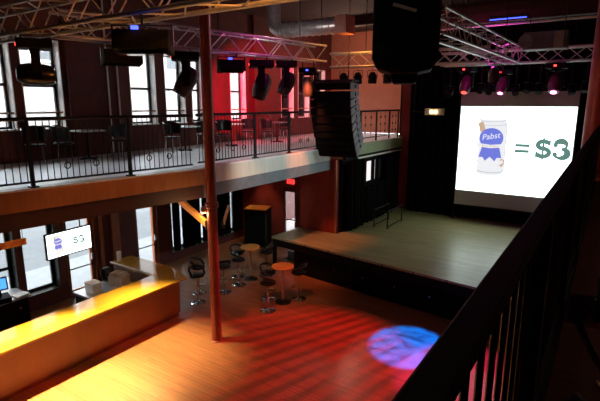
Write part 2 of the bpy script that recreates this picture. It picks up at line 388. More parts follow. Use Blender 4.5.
# ------------------------------------------------------------------ railings
def railing(pts, posts, label, base_z, top_z, gap=.105, rings=(), skip=None):
    t = thing('balcony_railing', label, 'railing', (pts[0][0], pts[0][1], base_z))
    o = V((pts[0][0], pts[0][1], 0))
    P = [V((p[0], p[1], 0))-o for p in pts]
    H = top_z-base_z
    MB().tube([p+V((0, 0, H)) for p in P], .032, 8).build('top_rail', 'iron', t, smooth=50)
    MB().tube([p+V((0, 0, .09)) for p in P], .018, 6).build('bottom_rail', 'iron', t, smooth=50)
    def at(y):
        for a, b in zip(P, P[1:]):
            if a.y <= y <= b.y+1e-6: return a.lerp(b, (y-a.y)/(b.y-a.y))
        return P[-1]
    pm = None
    for y in posts:
        p = at(y-o.y)
        if pm is None:
            pm = MB().box((0, 0, (H)/2), (.055, .055, H)).box((0, 0, .012), (.13, .13, .024)).build('post', 'iron', t)
        else: q = pm.copy(); COL.objects.link(q); q.parent = t; pm = q
        pm.location = p
    bm_ = None; y = .05; k = 0
    while y < P[-1].y:
        ok = all(abs(y+o.y-q) > .05 for q in posts) and not (skip and skip[0] < y+o.y < skip[1])
        if ok:
            if bm_ is None: bm_ = MB().tube([(0, 0, .09), (0, 0, H-.02)], .0085, 6).build('baluster', 'iron', t, smooth=50)
            else: q = bm_.copy(); COL.objects.link(q); q.parent = t; bm_ = q
            bm_.location = at(y)
        y += gap
    rm = None
    for yy, zz in rings:
        p = at(yy-o.y)
        if rm is None: rm = MB().torus((0, 0, 0), .055, .011, Matrix.Rotation(pi/2, 4, 'Y'), 20, 6).build('ring_ornament', 'iron', t, smooth=60)
        else: q = rm.copy(); COL.objects.link(q); q.parent = t; rm = q
        rm.location = p+V((0, 0, zz-base_z))
    return t
oa = .1
railing([(A0.x-oa, A0.y), (A1.x-oa, A1.y-.25)], [2.4, 4.02, 5.74], 'black iron balcony railing above the orange plywood fascia', FL, 5.04, rings=[(3.5, 4.22), (4.6, 4.22), (5.1, 4.22), (6.15, 4.22), (6.6, 4.22), (3.0, 4.22)])
railing([(B0.x-oa, B0.y+.05), (B1.x-oa, B1.y+.1)], [9.44, 10.94, 12.41], 'black iron balcony railing above the pale lit fascia beside the speaker array', FL, 5.04, rings=[(8.1, 4.22), (8.6, 4.22), (9.0, 4.22), (11.5, 4.22), (11.9, 4.22)])
# gallery rail by the stage: posts and dotted rods
t = thing('gallery_railing', 'dark railing with rows of round studs in front of the salmon wall', 'railing', (-7.2, 13.5, 3.96))
MB().tube([(0, 0, 1.06), (.08, 4.45, 1.06)], .03, 8).build('top_rail', 'iron', t)
MB().tube([(0, 0, .14), (.08, 4.45, .14)], .016, 6).build('bottom_rail', 'iron', t)
for y in (.05, 1.15, 2.4, 3.55, 4.4): MB().box((.016*y, y, .53), (.05, .05, 1.06)).build('post', 'iron', t)
src = None
for y in (.35, .75, 1.5, 1.95, 2.75, 3.15, 3.85, 4.15):
    rod = MB().tube([(0, 0, .14), (0, 0, 1.05)], .006, 5)
    o = rod.build('rod', 'iron', t); o.location = (.016*y, y, 0)
    for z in (.32, .58, .84):
        MB().lathe([(.012, -.02), (.045, -.01), (.045, .01), (.012, .02)], 12, mx=Matrix.Translation((0, 0, z)) @ Matrix.Rotation(pi/2, 4, 'Y')).build('stud', 'iron', o)
# the rail in front of the camera
t = thing('balcony_railing', 'broad black handrail with balusters crossing the lower corner beside the cable-strewn floor', 'railing', (-.165, -1.5, FL))
MB().b2((-.032, 0, 1.0), (.03, 11.0, 1.03)).b2((-.02, 0, .965), (.016, 11.0, 1.0)).build('top_rail', 'rail', t, bevel=.006)
MB().b2((-.02, 0, .09), (.02, 11.0, .13)).build('bottom_rail', 'iron', t)
for k in range(8): MB().b2((-.035, .3+1.5*k-.035, 0), (.035, .3+1.5*k+.035, 1.0)).build('post', 'iron', t)
bm_ = None
for k in range(86):
    y = .15+.125*k
    if min(abs(y-(.3+1.5*j)) for j in range(8)) < .05: continue
    if bm_ is None: bm_ = MB().tube([(0, 0, .11), (0, 0, 1.0)], .008, 6).build('baluster', 'iron', t, smooth=50)
    else: q = bm_.copy(); COL.objects.link(q); q.parent = t; bm_ = q
    bm_.location = (0, y, 0)

# ------------------------------------------------------------------ stage
def fy(x): return 11.72-.122*(x+8.85)
t = thing('stage_platform', 'raised wooden stage platform with black skirt and greenish lit boards', 'stage', (0, 0, 0))
MB().prism([(-8.85, fy(-8.85)), (1.5, fy(1.5)), (1.5, 18.45), (-7.08, 18.45), (-7.22, 13.14), (-8.75, 13.14)], .99, 1.05).build('deck', 'stage', t)
MB().prism([(-8.83, fy(-8.83)+.02), (1.5, fy(1.5)+.02), (1.5, 18.4), (-7.1, 18.4), (-7.25, 13.12), (-8.7, 13.12)], .76, .985).build('deck_frame', 'black', t)
MB().prism([(-7.9, fy(-7.9)+.1), (1.5, fy(1.5)+.1), (1.5, fy(1.5)+.16), (-7.9, fy(-7.9)+.16)], .0, .76).prism([(-7.95, fy(-7.9)+.1), (-7.9, fy(-7.9)+.1), (-7.9, 13.1), (-7.95, 13.1)], 0, .76).build('skirt', 'drape', t)
for x, y in ((-8.78, fy(-8.78)+.08), (-8.68, 13.0)): MB().b2((x-.05, y-.05, 0), (x+.05, y+.05, .76)).build('post', 'black', t)
for k in range(7):
    x = -7.4+k*1.0
    MB().lathe([(.02, 0), (.02, .01)], 10, mx=Matrix.Translation((x, fy(x)+.095, .45)) @ Matrix.Rotation(pi/2, 4, 'X')).build('snap_stud', 'chrome', t)
st = thing('step_unit', 'dark grey step unit tucked under the open corner of the stage', 'steps', (-8.35, 12.35, 0))
MB().b2((-.3, -.35, 0), (.3, .35, .2)).build('lower_tread', 'steel', st)
MB().b2((-.3, 0, .2), (.3, .35, .42)).build('upper_tread', 'steel', st)

def drape(name, label, p0, p1, z0, z1, group=None, amp=.06, wl=.28, m='drape'):
    p0, p1 = V((*p0, 0)), V((*p1, 0)); d = p1-p0; l = d.length; u = d/l; nrm = V((-u.y, u.x, 0))
    n = int(l/wl*8); vs = []; fs = []
    for i in range(n+1):
        s_ = l*i/n; a = amp*sin(2*pi*s_/wl)+.3*amp*sin(2*pi*s_/wl/2.7+1)
        for z in (z0, z1): p = p0+u*s_+nrm*a; vs.append((p.x, p.y, z))
        for z in (z0, z1): p = p0+u*s_+nrm*(a+.012); vs.append((p.x, p.y, z))
    for i in range(n):
        a, b = 4*i, 4*i+4
        fs += [(a, b, b+1, a+1), (a+2, a+3, b+3, b+2), (a+1, b+1, b+3, a+3), (a, a+2, b+2, b)]
    fs += [(0, 1, 3, 2), (4*n, 4*n+2, 4*n+3, 4*n+1)]
    mb = MB(); mb.add(vs, fs); o = mb.build(name, m, smooth=80)
    return tag(o, label, 'curtain', group)
drape('stage_curtain', 'tall black stage curtain between the salmon pilaster and the bright screen', (-6.6, 17.75), (-4.75, 17.75), 1.06, 7.6)
drape('stage_curtain', 'black stage curtain hanging behind the bright projection screen', (-4.7, 17.9), (-.9, 17.9), 1.06, 7.6)
drape('stage_curtain', 'narrow black stage curtain between the screen and the copper-based column', (-.86, 17.6), (1.6, 17.6), 1.06, 7.6)
drape('side_curtain', 'black side curtain beside the red wall, under the barred window', (-7.02, 13.55), (-7.02, 14.75), 1.06, 3.42)
drape('side_curtain', 'short black side curtain hanging below the barred window', (-7.02, 14.85), (-7.02, 16.55), 1.06, 2.42)
drape('side_curtain', 'black side curtain in the corner next to the stage backdrop', (-7.0, 16.65), (-7.0, 17.65), 1.06, 3.42)
# blackout curtains on the street window
cv = [(10.33, 10.66), (10.74, 11.62), (11.7, 12.2), (12.22, 13.2), (13.34, 13.95)]
lb = ['narrow black blackout curtain next to the daylit glass door', 'wide black blackout curtain with light slits on both edges behind the column', 'black blackout curtain panel beginning at the thin slit behind the column', 'black blackout curtain panel ending at the flared bright slit', 'black blackout curtain panel next to the tall black cabinet']
for (a, b), l in zip(cv, lb): drape('blackout_curtain', l, (WX+.06, a), (WX+.06, b), .34, 3.3, amp=.015)

# black metal rack on the stage
t = thing('metal_stand', 'low black folding metal stand at the side of the stage by the curtain', 'stand', (-6.55, 14.6, 1.05))
for x in (0, .5):
    MB().tube([(x, 0, 0), (x, 0, .62)], .022).build('leg', 'iron', t); MB().tube([(x, 1.3, 0), (x, 1.3, .62)], .022).build('leg', 'iron', t)
MB().tube([(0, 0, .62), (0, 1.3, .62), (.5, 1.3, .62), (.5, 0, .62), (0, 0, .62)], .022).build('top_frame', 'iron', t)
MB().tube([(0, 0, .08), (0, 1.3, .08)], .018).tube([(.5, 0, .08), (.5, 1.3, .08)], .018).build('base_rail', 'iron', t)

# ------------------------------------------------------------------ projection screen and its picture
def arc(cx, cz, rx, rz, a0, a1, n=18): return [(cx+rx*cos(R(a0+(a1-a0)*i/n)), cz+rz*sin(R(a0+(a1-a0)*i/n))) for i in range(n+1)]
def put(mb, name, m, parent, ox, oz, sc, dy): 
    mb.v = [(ox+x*sc, dy+y*sc*.6, oz+z*sc) for x, y, z in mb.v]
    return mb.build(name, m, parent)
def slide(parent, ox, oz, sc, lx=0, ls=1):
    """beer can = $3; local unit 1 = picture metre, origin at can centre"""
    D = -.012
    can = MB().prism([(x, z) for x, z in [(-.36, .78), (.36, .78), (.42, .66), (.42, -.72), (.36, -.86)] + arc(0, -.84, .36, .07, 0, -180, 10)], -.004, .004, Matrix.Rotation(pi/2, 4, 'X'))
    c = put(can, 'can_picture', 'canwhite', parent, ox, oz, sc, D)
    ln = MB()
    ln.ribbon(arc(0, .76, .37, .06, 0, 360, 30), .02, .012); ln.ribbon(arc(0, .66, .42, .07, 180, 360, 16), .02, .012)
    ln.ribbon(arc(0, -.72, .42, .1, 180, 360, 16), .03, .012); ln.ribbon([(-.42, .64), (-.42, -.72)], .02, .012); ln.ribbon([(.42, .64), (.42, -.72)], .02, .012)
    put(ln, 'can_outline', 'canline', c, ox, oz, sc, D)
    put(MB().ribbon([(-.34, .68), (-.24, .42)], .16, .014), 'sash_stripe', 'cantan', c, ox, oz, sc, D)
    em = MB().prism(arc(0, .22, .34, .3, 0, 360, 28)[:-1], -.009, .009, Matrix.Rotation(pi/2, 4, 'X'))
    em.prism([(-.22, .05), (.22, .05), (.33, -.36), (.2, -.36), (.14, -.47), (0, -.34), (-.14, -.47), (-.2, -.36), (-.33, -.36)], -.009, .009, Matrix.Rotation(pi/2, 4, 'X'))
    put(MB().ribbon([(.3, -.6), (.38, -.4)], .14, .014), 'sash_stripe', 'cantan', c, ox, oz, sc, D)
    put(em, 'emblem', 'canblue', c, ox, oz, sc, D)
    rb = MB().ribbon([(-.42, .02), (-.3, .0), (0, -.03), (.3, 0), (.42, .04)], .1, .026)
    rb.ribbon([(-.38, -.45), (-.2, -.58), (0, -.62), (.2, -.58), (.38, -.45)], .09, .026)
    put(rb, 'ribbon_banner', 'canwhite', c, ox, oz, sc, D)
    for txt, z, s_, ro, mm in (('Pabst', .2, .24, .18, 'canwhite'), ('Blue Ribbon', -.045, .105, 0, 'cantan')):
        words(txt, s_*sc, mm, c, (ox, D-.03*sc-.004, oz+z*sc), (pi/2, -ro, 0), .25)
    eq = MB().ribbon([(.74, .05), (1.2, .05)], .1).ribbon([(.74, -.15), (1.2, -.15)], .1)
    put(eq, 'equals_sign', 'ink', parent, ox+lx, oz, sc*ls, D)
    dl = MB()
    X0 = 1.63
    sp = arc(X0, .1, .17, .125, 20, 270, 16) + arc(X0, -.16, .19, .135, 90, -160, 16)
    wd = [.15]*len(sp)
    dl.ribbon(sp, wd); dl.ribbon([(X0, .34), (X0, -.4)], .06)
    dl.ribbon([(X0+.18, .26), (X0+.18, .09)], .08); dl.ribbon([(X0-.19, -.33), (X0-.19, -.13)], .08)
    put(dl, 'dollar_sign', 'ink', parent, ox+lx, oz, sc*ls, D)
    X1 = 2.17; th = MB()
    p3 = arc(X1-.02, .1, .18, .145, 165, -80, 18) ; th.ribbon(p3, [.08+.12*sin(pi*min(1, i/12)) for i in range(len(p3))])
    p4 = arc(X1, -.16, .2, .155, 85, -165, 20); th.ribbon(p4, [.09+.12*sin(pi*min(1, i/16)) for i in range(len(p4))])
    th.prism(arc(X1-.17, .11, .07, .07, 0, 360, 14)[:-1], -.002, .002, Matrix.Rotation(pi/2, 4, 'X')); th.prism(arc(X1-.17, -.2, .075, .075, 0, 360, 14)[:-1], -.002, .002, Matrix.Rotation(pi/2, 4, 'X'))
    put(th, 'numeral', 'ink', parent, ox+lx, oz, sc*ls, D)

t = thing('projection_screen', 'large bright projection screen showing a beer can equals $3', 'screen', (-2.75, 17.3, 1.05))
MB().b2((-1.82, 0, .6), (1.82, .05, 4.62)).build('screen_cloth', 'screenwhite', t)
MB().b2((-1.9, -.03, .55), (-1.82, .08, 4.7)).b2((1.82, -.03, .55), (1.9, .08, 4.7)).b2((-1.9, -.03, 4.62), (1.9, .08, 4.7)).b2((-1.9, -.03, .53), (1.9, .08, .6)).build('frame', 'black', t)
MB().b2((-1.79, -.006, 1.14), (1.79, 0, 4.13)).build('projected_picture', 'projected', t)
slide(t, -.7, 2.8, 1.16, .07, .83)
for x in (-1.5, 1.5): MB().tube([(x, .03, 4.7), (x, .03, CE-1.05)], .01).build('hanging_wire', 'iron', t)
for x in (-1.86, 1.86): MB().tube([(x, .04, 0), (x, .04, .6)], .02).build('leg', 'iron', t)

# ------------------------------------------------------------------ bar
t = thing('bar_counter', 'long orange-lit wooden bar counter with a glossy yellow top', 'bar', (-8.3, 7.5, 0))
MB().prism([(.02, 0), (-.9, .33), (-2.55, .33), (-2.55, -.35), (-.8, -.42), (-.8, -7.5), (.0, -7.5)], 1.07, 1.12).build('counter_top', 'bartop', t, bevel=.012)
MB().prism([(-.33, .06), (-.88, .26), (-2.5, .26), (-2.5, -.28), (-.76, -.34), (-.76, -7.5), (-.33, -7.5)], .1, 1.07).build('front_panel', 'barfront', t)
MB().prism([(-.36, .02), (-.86, .22), (-2.5, .22), (-2.5, -.24), (-.74, -.3), (-.74, -7.5), (-.36, -7.5)], 0, .1).build('kick_panel', 'barkick', t)
MB().b2((-2.5, -.37, 1.115), (-.8, -.34, 1.14)).build('edge_strip', 'white', t)
# under-bar station and what stands on it
t = thing('underbar_station', 'stainless work station behind the end of the bar', 'work station', (-9.95, 6.5, 0))
MB().b2((-.45, -.7, .78), (.45, .5, .84)).build('top', 'stainless', t)
MB().b2((-.42, -.66, .1), (.42, .46, .78)).build('body', 'black', t)
o = MB().b2((-.16, -.13, 0), (.16, .13, .22)).b2((-.17, -.14, .2), (.17, .14, .235)).build('bin', 'paper', None, bevel=.01, loc=(-10.02, 6.12, .84)); tag(o, 'bluish white lidded tub on the station behind the bar', 'tub')
t = thing('card_box', 'beige upright box of folded menus behind the bar', 'box', (-9.86, 6.72, .84), .3)
MB().b2((-.2, -.16, 0), (.2, .16, .26)).build('carton', 'beige', t)
for k in range(4): MB().box((-.14+.09*k, 0, .28), (.05, .28, .1), (0, .08*k-.1, 0)).build('menu', 'beige', t)
o = MB()
for k in range(4): o.torus((0, 0, 0), .17+.008*(k % 2), .018, Matrix.Translation((0, .03*k, 0)) @ Matrix.Rotation(pi/2, 4, 'X'))
o = o.build('hose_coil', 'blackgloss', None, smooth=60, loc=(-10.28, 6.62, 1.04)); tag(o, 'round coil of black hose leaning on the station behind the bar', 'hose')
t = thing('paper_towel_roll', 'white paper towel roll standing on the bar return by the window', 'paper towel', (-10.72, 7.36, 1.121))
MB().lathe([(.06, 0), (.06, .26), (.02, .26)], 18).build('roll', 'paper', t, smooth=40)
MB().lathe([(.075, 0), (.075, .008)], 18).build('base', 'chrome', t)
# back counter, register
t = thing('back_counter', 'dark service counter with a pale top under the street window', 'counter', (-11.1, 3.9, 0))
MB().b2((-.45, -2, .91), (.28, 1.15, .95)).build('top', 'stainless', t)
MB().b2((-.42, -2, 0), (.24, 1.1, .91)).build('body', 'black', t)
MB().lathe([(.02, 0), (.025, .02)], 12, mx=Matrix.Translation((.24, .9, .7)) @ Matrix.Rotation(pi/2, 4, 'Y')).build('knob', 'chrome', t)
t = thing('cash_register', 'black till with a glowing blue touch screen on the service counter', 'till', (-10.98, 4.45, .95), -.25)
MB().b2((-.2, -.22, 0), (.22, .2, .12)).build('cash_drawer', 'black', t, bevel=.01)
MB().box((0, 0, .2), (.06, .08, .2)).build('stand', 'black', t)
MB().box((.05, 0, .42), (.05, .36, .3), (0, -.2, 0)).build('monitor', 'blackgloss', t, bevel=.01)
MB().box((.078, 0, .426), (.008, .3, .23), (0, -.2, 0)).build('display', 'posblue', t)
o = MB()
for k in range(5): o.box((.004*k, .003*k, .004+.006*k), (.22, .3, .005), (0, 0, .05*k))
o = o.build('paper_stack', 'paper', None, loc=(-10.98, 4.88, .95)); tag(o, 'white sheets of paper at the end of the service counter', 'papers')
for k, y in enumerate((2.3, 4.2, 6.1)):
    t = thing('downlight', ('warm downlight under the balcony above the bar, hidden by the fascia', 'warm downlight under the balcony over the middle of the bar edge', 'warm downlight under the balcony over the end of the bar')[k], 'downlight', (-8.24, y, 3.3), group='downlights over the bar edge')
    MB().lathe([(.09, 0), (.09, .14), (.05, .2)], 18).build('housing', 'black', t, smooth=40)
    MB().lathe([(.07, -.004), (.07, .004)], 18).build('bulb', 'warm', t)
# hanging TV
t = thing('television', 'hanging flat television over the bar showing a can and $3', 'television', (-9.5, 5.35, 2.08), R(90)+.05)
MB().b2((-.53, 0, 0), (.53, .06, .56)).build('housing', 'blackgloss', t, bevel=.01)
MB().b2((-.505, -.006, .03), (.505, .0, .535)).build('display', 'projected', t)
slide(t, -.27, .3, .25)
for x in (-.3, .3): MB().tube([(x, .04, .56), (x, .04, 1.4)], .014).build('hanger', 'iron', t)
# small orange sign under the beam
t = thing('orange_sign', 'small orange framed sign hanging under the balcony near the till', 'sign', (-9.9, 4.3, 2.42), R(90))
MB().b2((-.36, 0, 0), (.36, .03, .14)).build('frame', 'paleoak', t)
for x in (-.17, .17): MB().b2((x-.14, -.006, .03), (x+.14, 0, .11)).build('panel', 'copper', t)
for x in (-.3, .3): MB().tube([(x, .015, .14), (x, .015, 1.07)], .006).build('chain', 'iron', t)

# ------------------------------------------------------------------ stools and tables
def make_stool(label):
    t = thing('bar_stool', label, 'bar stool', group='chrome bar stools on the dance floor')
    MB().lathe([(.2, 0), (.2, .012), (.15, .03), (.05, .05), (.035, .07)], 24).build('base', 'chrome', t, smooth=35)
    MB().lathe([(.028, .05), (.028, .45), (.02, .46), (.02, .74)], 14).build('pole', 'chrome', t, smooth=35)
    fr = MB().torus((.1, 0, .3), .13, .011, None, 20, 6); fr.build('foot_ring', 'chrome', t, smooth=60)
    MB().lathe([(.06, .72), (.16, .735), (.205, .765), (.205, .8), (.18, .82), (.02, .81)], 24).build('seat', 'blackgloss', t, smooth=50)
    hoop = [(.2*cos(R(65+230*k/20)), .2*sin(R(65+230*k/20)), .79+.2*sin(pi*k/20)**.55) for k in range(21)]
    MB().tube(hoop, .034, 8).build('backrest', 'blackgloss', t, smooth=60)
    return t
spots = [(-9.28, 8.84, 'black bar stool closest to the glass door, partly behind another stool', .2), (-8.83, 8.36, 'black bar stool nearest the end of the bar counter', -.3),
         (-8.72, 9.28, 'black bar stool standing just beside the red column, alone', 2.6), (-9.2, 10.42, 'black bar stool on the curtain side of the round table by the cabinet', -.4),
         (-8.74, 9.94, 'black bar stool on the bar side of the round table by the cabinet', 1.2), (-8.5, 10.98, 'black bar stool on the stage side of the round table by the cabinet', 3.3),
         (-7.36, 9.55, 'black bar stool on the column side of the round table by the stage', -.2), (-6.93, 8.99, 'black bar stool out on the open dance floor before the stage table', 1.4),
         (-6.68, 10.06, 'black bar stool tucked behind the round table by the stage', 3.4)]
s0 = None
for x, y, l, rz in spots:
    if s0 is None: s0 = make_stool(l); s0.location = (x, y, 0); s0.rotation_euler = (0, 0, rz)
    else: again(s0, l, (x, y, 0), rz)
def make_table(label):
    t = thing('high_table', label, 'table', group='round high tables')
    MB().lathe([(.01, 1.0), (.29, 1.0), (.3, 1.01), (.3, 1.03), (.29, 1.04), (.01, 1.04)], 32).build('table_top', 'tabletop', t, smooth=35)
    MB().lathe([(.032, .03), (.032, .95), (.1, .99), (.1, 1.0)], 16).build('pole', 'chrome', t, smooth=35)
    MB().lathe([(.22, 0), (.22, .012), (.05, .035), (.04, .06)], 24).build('base', 'blackgloss', t, smooth=35)
    return t
tb = make_table('round wooden high table by the tall black cabinet'); tb.location = (-8.74, 10.5, 0)
again(tb, 'round orange-topped high table beside the stage front', (-6.93, 9.66, 0))
# tall cabinet with a lit top
t = thing('loudspeaker_cabinet', 'tall black cabinet with a warmly lit top by the red exit wall', 'cabinet', (-10.75, 13.4, 0), .35)
MB().b2((-.42, -.36, .04), (.42, .36, 1.44)).build('body', 'black', t, bevel=.015)
MB().b2((-.36, -.385, .12), (.36, -.36, 1.34)).build('grille', 'drape', t)
MB().b2((-.43, -.37, 1.44), (.43, .37, 1.47)).build('top', 'tabletop', t)
for x, y in ((-.36, -.3), (.36, -.3), (-.36, .3), (.36, .3)): MB().b2((x-.03, y-.03, 0), (x+.03, y+.03, .04)).build('foot', 'iron', t)
# exit sign
t = thing('exit_sign', 'glowing red EXIT sign above the glass door in the red wall', 'sign', (-9.6, 13.98, 2.36))
MB().b2((-.2, -.06, 0), (.2, .0, .24)).build('housing', 'black', t, bevel=.008)
MB().b2((-.17, -.068, .03), (.17, -.06, .21)).build('face', 'exit', t)
words('EXIT', .17, 'white', t, (0, -.072, .06), (pi/2, 0, 0))
for x in (-.26, .26): MB().lathe([(.02, 0), (.05, .02), (.055, .06)], 14, mx=Matrix.Translation((x, -.03, .14)) @ Matrix.Rotation(pi/2, 4, 'X')).build('lamp_head', 'copper', t, smooth=40)

# ------------------------------------------------------------------ balcony furniture
def make_chair(label):
    t = thing('balcony_chair', label, 'chair', group='dark chairs on the balcony')
    MB().prism([(x, y) for x, y in arc(0, 0, .23, .23, 0, 360, 20)[:-1]], .43, .48).build('seat', 'blackgloss', t, bevel=.012)
    n = 18; vs = []; fs = []
    for i in range(n+1):
        a = R(60+240*i/n)
        for r, z in ((.23, .56), (.27, .9-.12*abs(i/n-.5)**1.5*2), (.25, .91-.12*abs(i/n-.5)**1.5*2), (.21, .56)): vs.append((r*cos(a), r*sin(a), z))
    for i in range(n):
        for k in range(4): fs.append((i*4+k, i*4+(k+1) % 4, i*4+4+(k+1) % 4, i*4+4+k))
    fs += [(3, 2, 1, 0), tuple(range(n*4, n*4+4))]
    mb = MB(); mb.add(vs, fs); mb.build('backrest', 'blackgloss', t, smooth=60)
    for a in (45, 135, 225, 315):
        x, y = .19*cos(R(a)), .19*sin(R(a))
        MB().tube([(x*1.2, y*1.2, 0), (x, y, .44)], .014, 6).build('leg', 'chrome', t, smooth=50)
        if a in (135, 225): MB().tube([(x, y, .46), (x*1.1, y*1.1, .6)], .012, 6).build('back_stay', 'iron', t)
    return t
def make_btable(label):
    t = thing('balcony_table', label, 'table', group='small square tables on the balcony')
    MB().b2((-.34, -.34, .71), (.34, .34, .745)).build('table_top', 'stainless', t, bevel=.006)
    MB().lathe([(.03, .03), (.03, .71)], 12).build('pole', 'iron', t, smooth=40)
    MB().b2((-.25, -.03, 0), (.25, .03, .04)).b2((-.03, -.25, 0), (.03, .25, .04)).build('base', 'iron', t)
    return t
ch = [(-11.25, 5.75, 'dark round-backed balcony chair standing before the first brick-view window', -.5), (-11.25, 6.45, 'dark balcony chair pulled up to the table in front of the window jamb', 1.0),
      (-11.0, 7.85, 'dark balcony chair on the stage side of the first table', 3.4), (-10.6, 9.35, 'dark balcony chair on the bar side of the table beside the column', .1),
      (-10.75, 10.75, 'dark balcony chair between the second table and the column', 3.0), (-10.4, 11.3, 'dark balcony chair just past the column, facing the windows', -.7),
      (-10.65, 12.85, 'dark balcony chair in front of the red wall, beside its window', 1.9), (-10.2, 13.35, 'dark balcony chair touched by magenta light at the red wall', .4),
      (-10.6, 15.0, 'dark balcony chair below the last windows near the speaker array', 2.6)]
c0 = None
for x, y, l, rz in ch:
    if c0 is None: c0 = make_chair(l); c0.location = (x, y, FL-.03); c0.rotation_euler = (0, 0, rz)
    else: again(c0, l, (x, y, FL-.03), rz)
tb = make_btable('small square balcony table in front of the brick-view window'); tb.location = (-11.3, 7.12, FL-.03)
again(tb, 'small square balcony table with a bright top just before the column', (-10.85, 10.05, FL-.03), .1)
again(tb, 'small square balcony table just past the column', (-10.75, 12.05, FL-.03), .05)
again(tb, 'small square balcony table caught in magenta light', (-10.4, 14.2, FL-.03), 0)
for (y, l) in ((8.3, 'pale vertical pipe on the maroon wall next to the windows'), (8.62, 'second pale vertical pipe, closer to the double windows')):
    t = thing('wall_pipe', l, 'pipe', (WX+.06, y, FL))
    MB().tube([(0, 0, 0), (0, 0, CE-FL-.02)], .028, 10).build('pipe', 'white', t, smooth=50)
    for z in (.8, 2.4): MB().box((-.03, 0, z), (.06, .09, .03)).build('clip', 'iron', t)

# ------------------------------------------------------------------ trusses
def truss(label, p0, p1, s=.4, cr=.027, step=.42, drop=()):
    p0, p1 = V(p0), V(p1); d = p1-p0; l = d.length; an = atan2(d.y, d.x)
    t = thing('box_truss', label, 'truss', p0, an, 'aluminium lighting trusses')
    cs = [(-s/2, 0), (s/2, 0), (s/2, s), (-s/2, s)]
    for y, z in cs: MB().tube([(0, y, z), (l, y, z)], cr, 8).build('chord', 'alu', t, smooth=50)
    lc = MB(); n = max(2, int(l/step))
    for q in range(4):
        (y0, z0), (y1, z1) = cs[q], cs[(q+1) % 4]
        for i in range(n):
            x0, x1 = l*i/n, l*(i+1)/n
            a, b = ((y0, z0), (y1, z1)) if i % 2 == 0 else ((y1, z1), (y0, z0))
            lc.tube([(x0, *a), (x1, *b)], .012, 5)
    lc.build('lacing', 'alu', t, smooth=60)
    for x in drop: MB().tube([(x, 0, s), (x, 0, CE-p0.z-.01)], .012, 6).build('hanger', 'iron', t)
    return t
truss('wide aluminium truss with warm orange light crossing above the bar balcony', (-11.2, 4.3, 6.4), (-1.2, 4.2, 6.42), .44, .032, .5, (2, 6, 9.5))
truss('long truss carrying moving lights along the balcony edge, partly magenta', (-7.97, 4.62, 6.4), (-6.82, 11.35, 6.4), .4, drop=(1, 3.4, 6))
truss('truss with orange-lit tubes behind the hanging speaker array', (-6.9, 12.1, 6.3), (-2.75, 12.75, 6.28), .36, .026, drop=(1, 3.6))
truss('truss over the stage with pale highlights running towards the screen', (-2.55, 7.6, 6.36), (-2.45, 14.4, 6.36), .4, drop=(1, 5.5))
truss('dim truss over the stage front of the screen, hung with spotlights', (-4.6, 15.0, 6.42), (1.3, 15.0, 6.42), .36, drop=(1, 5))
# ceiling beams and pipes
struct('beam_3', MB().b2((-4.5, 13.8, 7.42), (4.6, 14.1, 7.85)), 'brownbeam')
for k, y in enumerate((1.0, 6.9, 10.4, 17.2)): struct('beam_%d' % (4+k), MB().b2((-12, y, CE-.35), (4.6, y+.25, CE)), 'ceiling')
t = thing('conduit_pipe', 'straight pale conduit pipe below the ceiling over the stage', 'pipe', (-4.5, 13.6, 7.3))
MB().tube([(0, 0, 0), (6.5, 0, 0)], .03, 10).build('pipe', 'white', t, smooth=50)
for x in (.8, 2.4, 4.2): MB().tube([(x, 0, 0), (x, 0, CE-7.3-.01)], .008, 5).build('hanger', 'iron', t)
t = thing('led_strip', 'glowing blue light strip under the ceiling beam', 'light strip', (-3.05, 13.75, 7.44))
MB().b2((0, 0, 0), (.95, .05, .035)).build('profile', 'iron', t); MB().b2((.02, -.006, .004), (.93, 0, .03)).build('diffuser', 'blueled', t)
# ducts
t = thing('ventilation_duct', 'silver round ventilation duct with an elbow below the ceiling', 'duct', (-7.95, 11.2, 7.28))
MB().tube([(0, 0, 0), (1.75, .1, 0)], .2, 24).build('pipe', 'duct', t, smooth=50)
for k in range(9): MB().torus((.12+.2*k, .0115*k, 0), .205, .012, Matrix.Rotation(pi/2, 4, 'Y'), 24, 6).build('rib', 'duct', t, smooth=60)
MB().tube([(0, 0, 0), (-.16, 0, .03), (-.28, 0, .12), (-.33, 0, .28), (-.34, 0, 1.3)], .19, 20).build('elbow', 'duct', t, smooth=50)
MB().b2((1.72, -.16, -.22), (2.05, .34, .22)).build('end_box', 'wood', t)
t = thing('air_unit', 'boxy grey air unit flushed magenta beside the stage truss', 'air unit', (-2.1, 13.3, 6.6))
MB().b2((0, 0, 0), (.98, .5, .42)).build('casing', 'bluegrey', t, bevel=.02)
MB().b2((.7, -.02, .02), (.9, 0, .4)).build('grille', 'duct', t)
MB().tube([(.06, -.01, .2), (.06, .3, .2)], .17, 18).build('collar', 'duct', t, smooth=50)
for x in (.1, .88): MB().tube([(x, .25, .42), (x, .25, CE-6.63)], .01).build('hanger', 'iron', t)

